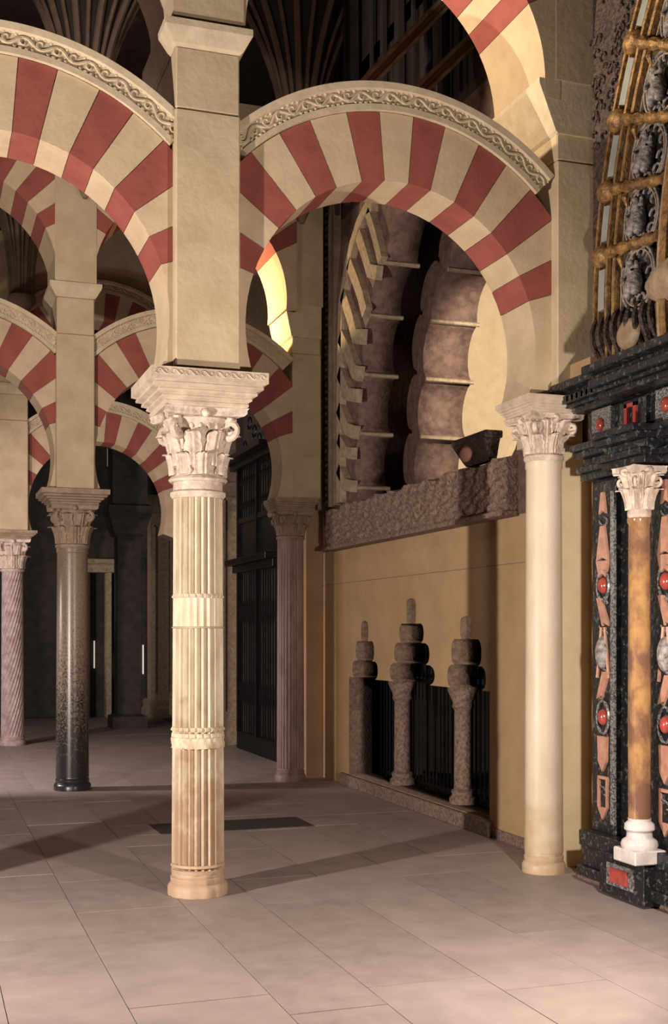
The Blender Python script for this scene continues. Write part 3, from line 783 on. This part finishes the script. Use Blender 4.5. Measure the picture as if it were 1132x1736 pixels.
def inlay_panel(vc, wd):
    p = bx(.13, .20, vc - wd / 2, vc + wd / 2, .42, 3.2, 'pilaster', 'black')
    U = .13 - .15; v_ = vc + .62
    def add(mb, nm, m, sm=False): return mb.build(nm, m, p, sm)
    mb = MB(); mb.box(U - .018, U + .01, v_ - wd / 2, v_ - wd / 2 + .05, .5, 3.1); add(mb, 'speckled_border', 'speckle')
    for z in (2.37, 1.33):
        add(MB().ball((U - .005, v_, z), (.045, .05, .065), 14, 8), 'cabochon', 'jasper', True)
        add(MB().tube([(U - .01, v_ + .085 * math.cos(a * .35), z + .13 * math.sin(a * .35)) for a in range(19)], .012, 5), 'ring_moulding', 'speckle', True)
    mb = MB().ball((U - .01, v_, 1.84), (.06, .065, .13), 14, 10); add(mb, 'carved_oval', 'silver', True)
    for k_, (z, h_, w0, w1, lean) in enumerate(((3.02, .17, .02, .05, 0), (2.70, .28, .03, .09, .0), (2.16, .22, .035, .05, .05), (1.58, .22, .05, .035, -.05), (2.50, .13, .09, .05, 0))):
        q = [(v_ - w0 + lean, z + h_ / 2), (v_ + w0 + lean, z + h_ / 2), (v_ + w1 - lean, z - h_ / 2), (v_, z - h_ / 2 + .03), (v_ - w1 - lean, z - h_ / 2)]
        add(MB().prismu(q, U - .02, U + .01), 'pink_inlay', 'inlay')
    for s in (-1, 1):
        add(MB().tube([(U - .008, v_ + s * (.055 + .03 * math.cos(a * .4)), 1.84 + .2 * math.sin(a * .4 - 1.6)) for a in range(9)], .014, 5), 'scroll_inlay', 'inlay', True)
    q = [(v_ - .07, 1.18), (v_ + .07, 1.18), (v_ + .06, .98), (v_, .90), (v_ - .06, .98)]; add(MB().prismu(q, U - .02, U + .01), 'shield_inlay', 'inlay')
    for a0, a1, b0, b1 in ((.05, .07, .62, .84), (-.07, -.05, .62, .84), (-.07, .07, .84, .865)):
        mb = MB().box(U - .018, U + .01, v_ + a0, v_ + a1, b0, b1); add(mb, 'frame_inlay', 'inlay')
    add(MB().prismu([(v_ - .07, .62), (v_ + .07, .62), (v_, .52)], U - .018, U + .01), 'frame_inlay', 'inlay')
    for z in (.75, 1.08, 1.45, 1.72, 2.02, 2.26, 2.58, 2.88):
        add(MB().tube([(U - .006, v_ + .06 * math.cos(a * .5), z + .035 * math.sin(a * .5 + z)) for a in range(10)], .008, 5), 'carved_scroll', 'speckle', True)
    return p
inlay_panel(-.78, .34); inlay_panel(-1.62, .34); inlay_panel(-2.5, .34)
# entablature
for z0, z1, u in ((3.22, 3.28, .08), (3.28, 3.33, .04), (3.33, 3.40, .10), (3.40, 3.45, .02), (3.45, 3.50, -.02)):
    bx(u, .30, -3.6, -.50, z0, z1, 'lower_cornice', 'black')
    bx(u - .16, u + .02, -1.66, -1.08, z0, z1, 'lower_cornice', 'black')
bx(.14, .30, -3.6, -.52, 3.50, 3.78, 'entablature_frieze', 'black')
for vc in (-.78, -1.66):
    q = bx(.10, .15, vc - .14, vc + .14, 3.51, 3.77, 'frieze_block', 'speckle')
    MB().ball((-.055, vc + .62 - .0, 3.64), (.03, .05, .055), 12, 8).build('cabochon', 'jasper', q, True)
q = bx(.10, .15, -1.40, -1.04, 3.52, 3.76, 'frieze_block', 'black')
for a0, a1, b0, b1 in ((-1.30, -1.26, 3.55, 3.73), (-1.18, -1.14, 3.55, 3.73), (-1.30, -1.14, 3.70, 3.73)):
    bx(.08, .11, a0, a1, b0, b1, 'red_inlay', 'jasper', q, .001)
for z0, z1, u in ((3.78, 3.83, .06), (3.83, 3.86, .02), (3.86, 3.92, -.03), (3.92, 3.96, .0), (3.96, 4.02, -.09)):
    bx(u, .30, -3.6, -.30 if z1 > 3.85 else -.42, z0, z1, 'upper_cornice', 'black')
    bx(u - .13, u + .02, -3.6, -1.02, z0, z1, 'upper_cornice', 'black')
mb = MB()
for k in range(40): mb.box(-.03 - .15, .02 - .15, -.50 - k * .075 + .62, -.47 - k * .075 + .62, 3.865, 3.915)
mb.build('dentils', 'speckle', t)
# onyx column
oc = thing('onyx_column', 'polished amber onyx column with white base and carved capital on the altar', 'column', (-.03, -1.52, .33))
MB().box(-.13, .13, -.145, .145, .0, .10).build('plinth', 'whitem', oc, bevel=.008)
MB().lathe([(.125, .10), (.135, .13), (.125, .16), (.095, .18), (.09, .22), (.11, .24), (.105, .28), (.082, .30), (.085, .32)], 32).build('base', 'whitem', oc, True)
MB().lathe([(.080, .32), (.083, 1.0), (.078, 2.45), (.088, 2.47), (.088, 2.50)], 36).build('shaft', 'onyx', oc, True)
capital(oc, 2.50, 2.87, .078, .14, 'capital')
# gilded arch stage
g = thing('gilded_altar_arch', 'gilded carved upper stage of the altar curving over with figure niches', 'altar', (.15, -.6, 4.02))
def loc(mb, nm, m, par=None, sm=False):
    mb.v = [(x_ - .15, y_ + .6, z_ - 4.02) for x_, y_, z_ in mb.v]; return mb.build(nm, m, par or g, sm)
CV, CZ = -5.05, 4.48
def pr(r, a): return (CV + r * math.cos(R(a)), CZ + r * math.sin(R(a)))
loc(MB().box(.20, .30, -3.6, -.50, 4.02, 8.2), 'back_panel', 'gilt')
def ringband(r0, r1, a0, a1, u0, u1, n=10):
    pts = [pr(r0, a0 + (a1 - a0) * i / n) for i in range(n + 1)] + [pr(r1, a1 - (a1 - a0) * i / n) for i in range(n + 1)]
    return pts, u0, u1
def rb(r0, r1, a0, a1, u0, u1, nm, m, n=12):
    mb = MB(); 
    for i in range(n):
        b0 = a0 + (a1 - a0) * i / n; b1 = a0 + (a1 - a0) * (i + 1) / n
        mb.prismu([pr(r0, b0), pr(r1, b0), pr(r1, b1), pr(r0, b1)], u0, u1)
    return loc(mb, nm, m)
for r0, r1, u0, m in ((4.43, 4.46, .14, 'gold'), (4.385, 4.40, .15, 'gold'), (4.22, 4.25, .12, 'gold'), (4.165, 4.18, .14, 'palegold'), (4.11, 4.14, .12, 'gold'), (4.06, 4.07, .15, 'palegold'), (3.52, 3.55, .12, 'gold'), (3.42, 3.48, .08, 'palegold'), (3.32, 3.40, .04, 'gold'), (3.20, 3.24, .08, 'gold')):
    rb(r0, r1, -6, 48, u0, .22, 'curved_moulding', m, 30)
bars = [-.5, 6.6, 13.1, 20.0, 27.3, 34.4, 41.5]
for i, a in enumerate(bars[1:], 1):
    # radial baluster bar with a block at its outer end
    pts = []; rs = []
    for k in range(25):
        q = k / 24; rr = 4.22 - .74 * q; v_, z_ = pr(rr, a); pts.append((.10, v_, z_)); rs.append(.028 + .022 * abs(math.sin(q * 14)))
    loc(MB().tube(pts, rs, 8), 'baluster_bar', 'gold', sm=True)
    v_, z_ = pr(4.34, a); loc(MB().ball((.13, v_, z_), (.07, .11, .085), 12, 8), 'gilt_boss', 'gold', sm=True)
    v_, z_ = pr(3.98, a - 1.2); loc(MB().tube([(.10, v_, z_ + .05), (.08, v_, z_), (.10, v_, z_ - .07)], [.014, .026, .008], 7), 'pendant', 'gold', sm=True)
for i in range(len(bars) - 1):
    a0, a1 = bars[i] + 1.5, bars[i + 1] - 1.4
    rb(4.275, 4.36, a0, a1, .13, .2, 'grey_inlay', 'grey', 3)
# niches with figures
def figure_mesh(seed):
    random.seed(seed)
    me = bpy.data.meshes.new('fig')
    j = random.uniform(-.02, .02)
    V = [(0, 0, 0), (0, j, .10), (-.01, -j, .19), (-.015, 0, .235), (-.03, .01 + j, .30),
         (-.03, .055, -.05), (-.045, .075, -.15), (-.03, -.05, -.06), (-.04, -.035, -.17),
         (-.02, .07, .18), (-.05, .10, .10), (-.08, .05 + j, .08), (-.02, -.065, .185), (-.04, -.115, .13 + j), (-.05, -.14, .22 + 2 * j)]
    Ed = [(0, 1), (1, 2), (2, 3), (3, 4), (0, 5), (5, 6), (0, 7), (7, 8), (2, 9), (9, 10), (10, 11), (2, 12), (12, 13), (13, 14)]
    rad = [.062, .052, .050, .022, .048, .046, .026, .046, .026, .026, .018, .014, .026, .018, .014]
    me.from_pydata(V, Ed, []); o = bpy.data.objects.new('f', me); C.objects.link(o)
    md = o.modifiers.new('s', 'SKIN'); sv = me.skin_vertices[0].data
    for k_, r_ in enumerate(rad): sv[k_].radius = (r_, r_)
    sv[0].use_root = True
    s_ = o.modifiers.new('b', 'SUBSURF'); s_.levels = 1; s_.render_levels = 1
    bpy.context.view_layer.update()
    m2 = bpy.data.meshes.new_from_object(o.evaluated_get(bpy.context.evaluated_depsgraph_get()))
    bpy.data.objects.remove(o)
    for p in m2.polygons: p.use_smooth = True
    m2.name = 'relief_figure'; return m2
F = [figure_mesh(3), figure_mesh(5), figure_mesh(9)]
names = ['lowest', 'second', 'third', 'fourth', 'fifth', 'topmost']
for i in range(len(bars) - 1):
    am = (bars[i] + bars[i + 1]) / 2 - .2; cv, cz = pr(3.80, am)
    mb = MB()
    pts = [(cv + .24 * math.cos(k * math.pi / 12), cz + .24 * math.sin(k * math.pi / 12)) for k in range(24)]
    nn = thing('figure_niche', 'carved altar niche with a marble relief figure, ' + ['lowest, just above the black cornice', 'second above the black cornice', 'third above the black cornice', 'fourth above the black cornice', 'highest one in the frame', 'above the top edge of the frame'][i], 'niche', (.15, cv, cz))
    for rr, th, m in ((.235, .012, 'silver'), (.205, .008, 'palegold')):
        MB().tube([(-.02, rr * .95 * math.cos(R(k)), rr * 1.02 * math.sin(R(k))) for k in range(0, 361, 15)], th, 6).build('oval_rim', m, nn, True)
    nb = MB().lathe([(.25, 0), (.24, .02), (.1, .03)], 24).build('niche_back', 'black', nn)
    nb.rotation_euler = (0, math.radians(-90), 0); nb.location = (.045, 0, 0)
    fo = link('relief_figure', F[i % 3].copy(), 'silver', nn, (-.03, .01, -.045)); fo.rotation_euler = (R(-12 + 9 * (i % 3)), 0, 0); fo.scale = (1.15, .85, .64)
    mb = MB()
    for k in range(10):
        a_ = k * 36 + 12 * i; s = 1 if k % 2 else -1; pp = []
        ox, oz = .17 * math.cos(R(a_)), .18 * math.sin(R(a_))
        for q in range(9):
            th = q / 8 * 4.5; rad = .06 * (1 - q / 11)
            pp.append((-.02, ox + s * rad * math.cos(th), oz + rad * math.sin(th)))
        mb.tube(pp, .011, 5)
    mb.build('leaf_scrolls', 'silver', nn, True)
# dense carving around mouldings
random.seed(4)
mb = MB()
for k in range(150):
    v_ = random.uniform(-1.3, -.52); z_ = random.uniform(5.9, 7.6); rr = math.hypot(v_ - CV, z_ - CZ)
    if rr < 4.5: continue
    s = random.choice((-1, 1)); r0 = random.uniform(.03, .06); pp = []
    for q in range(8):
        th = q / 7 * 4.5; rad = r0 * (1 - q / 10); pp.append((.19, v_ + s * rad * math.cos(th), z_ + rad * math.sin(th)))
    mb.tube(pp, .011, 5)
o = loc(mb, 'outer_carving', 'gilt', sm=True); o['kind'] = 'stuff'
# lower console under the arch, and pale bracket
mb = MB()
for k in range(9):
    v_ = -.62 - k * .10
    mb.tube([(.16 - .07 * math.sin(q * .5), v_ - .05 * math.sin(q * .4), 4.50 - q * .05) for q in range(9)], .03 if k % 2 else .022, 6)
loc(mb, 'console_flutes', 'gilt', sm=True)
mb = MB(); mb.ball((.12, -1.15, 4.27), (.06, .15, .12), 16, 10); loc(mb, 'cherub_relief', 'palegold', sm=True)
loc(MB().ball((.12, -1.85, 4.52), (.16, .42, .17), 20, 12), 'pale_bracket', 'palegold', sm=True)
loc(MB().box(.08, .2, -.66, -.30, 4.02, 4.20), 'corner_block', 'wall')
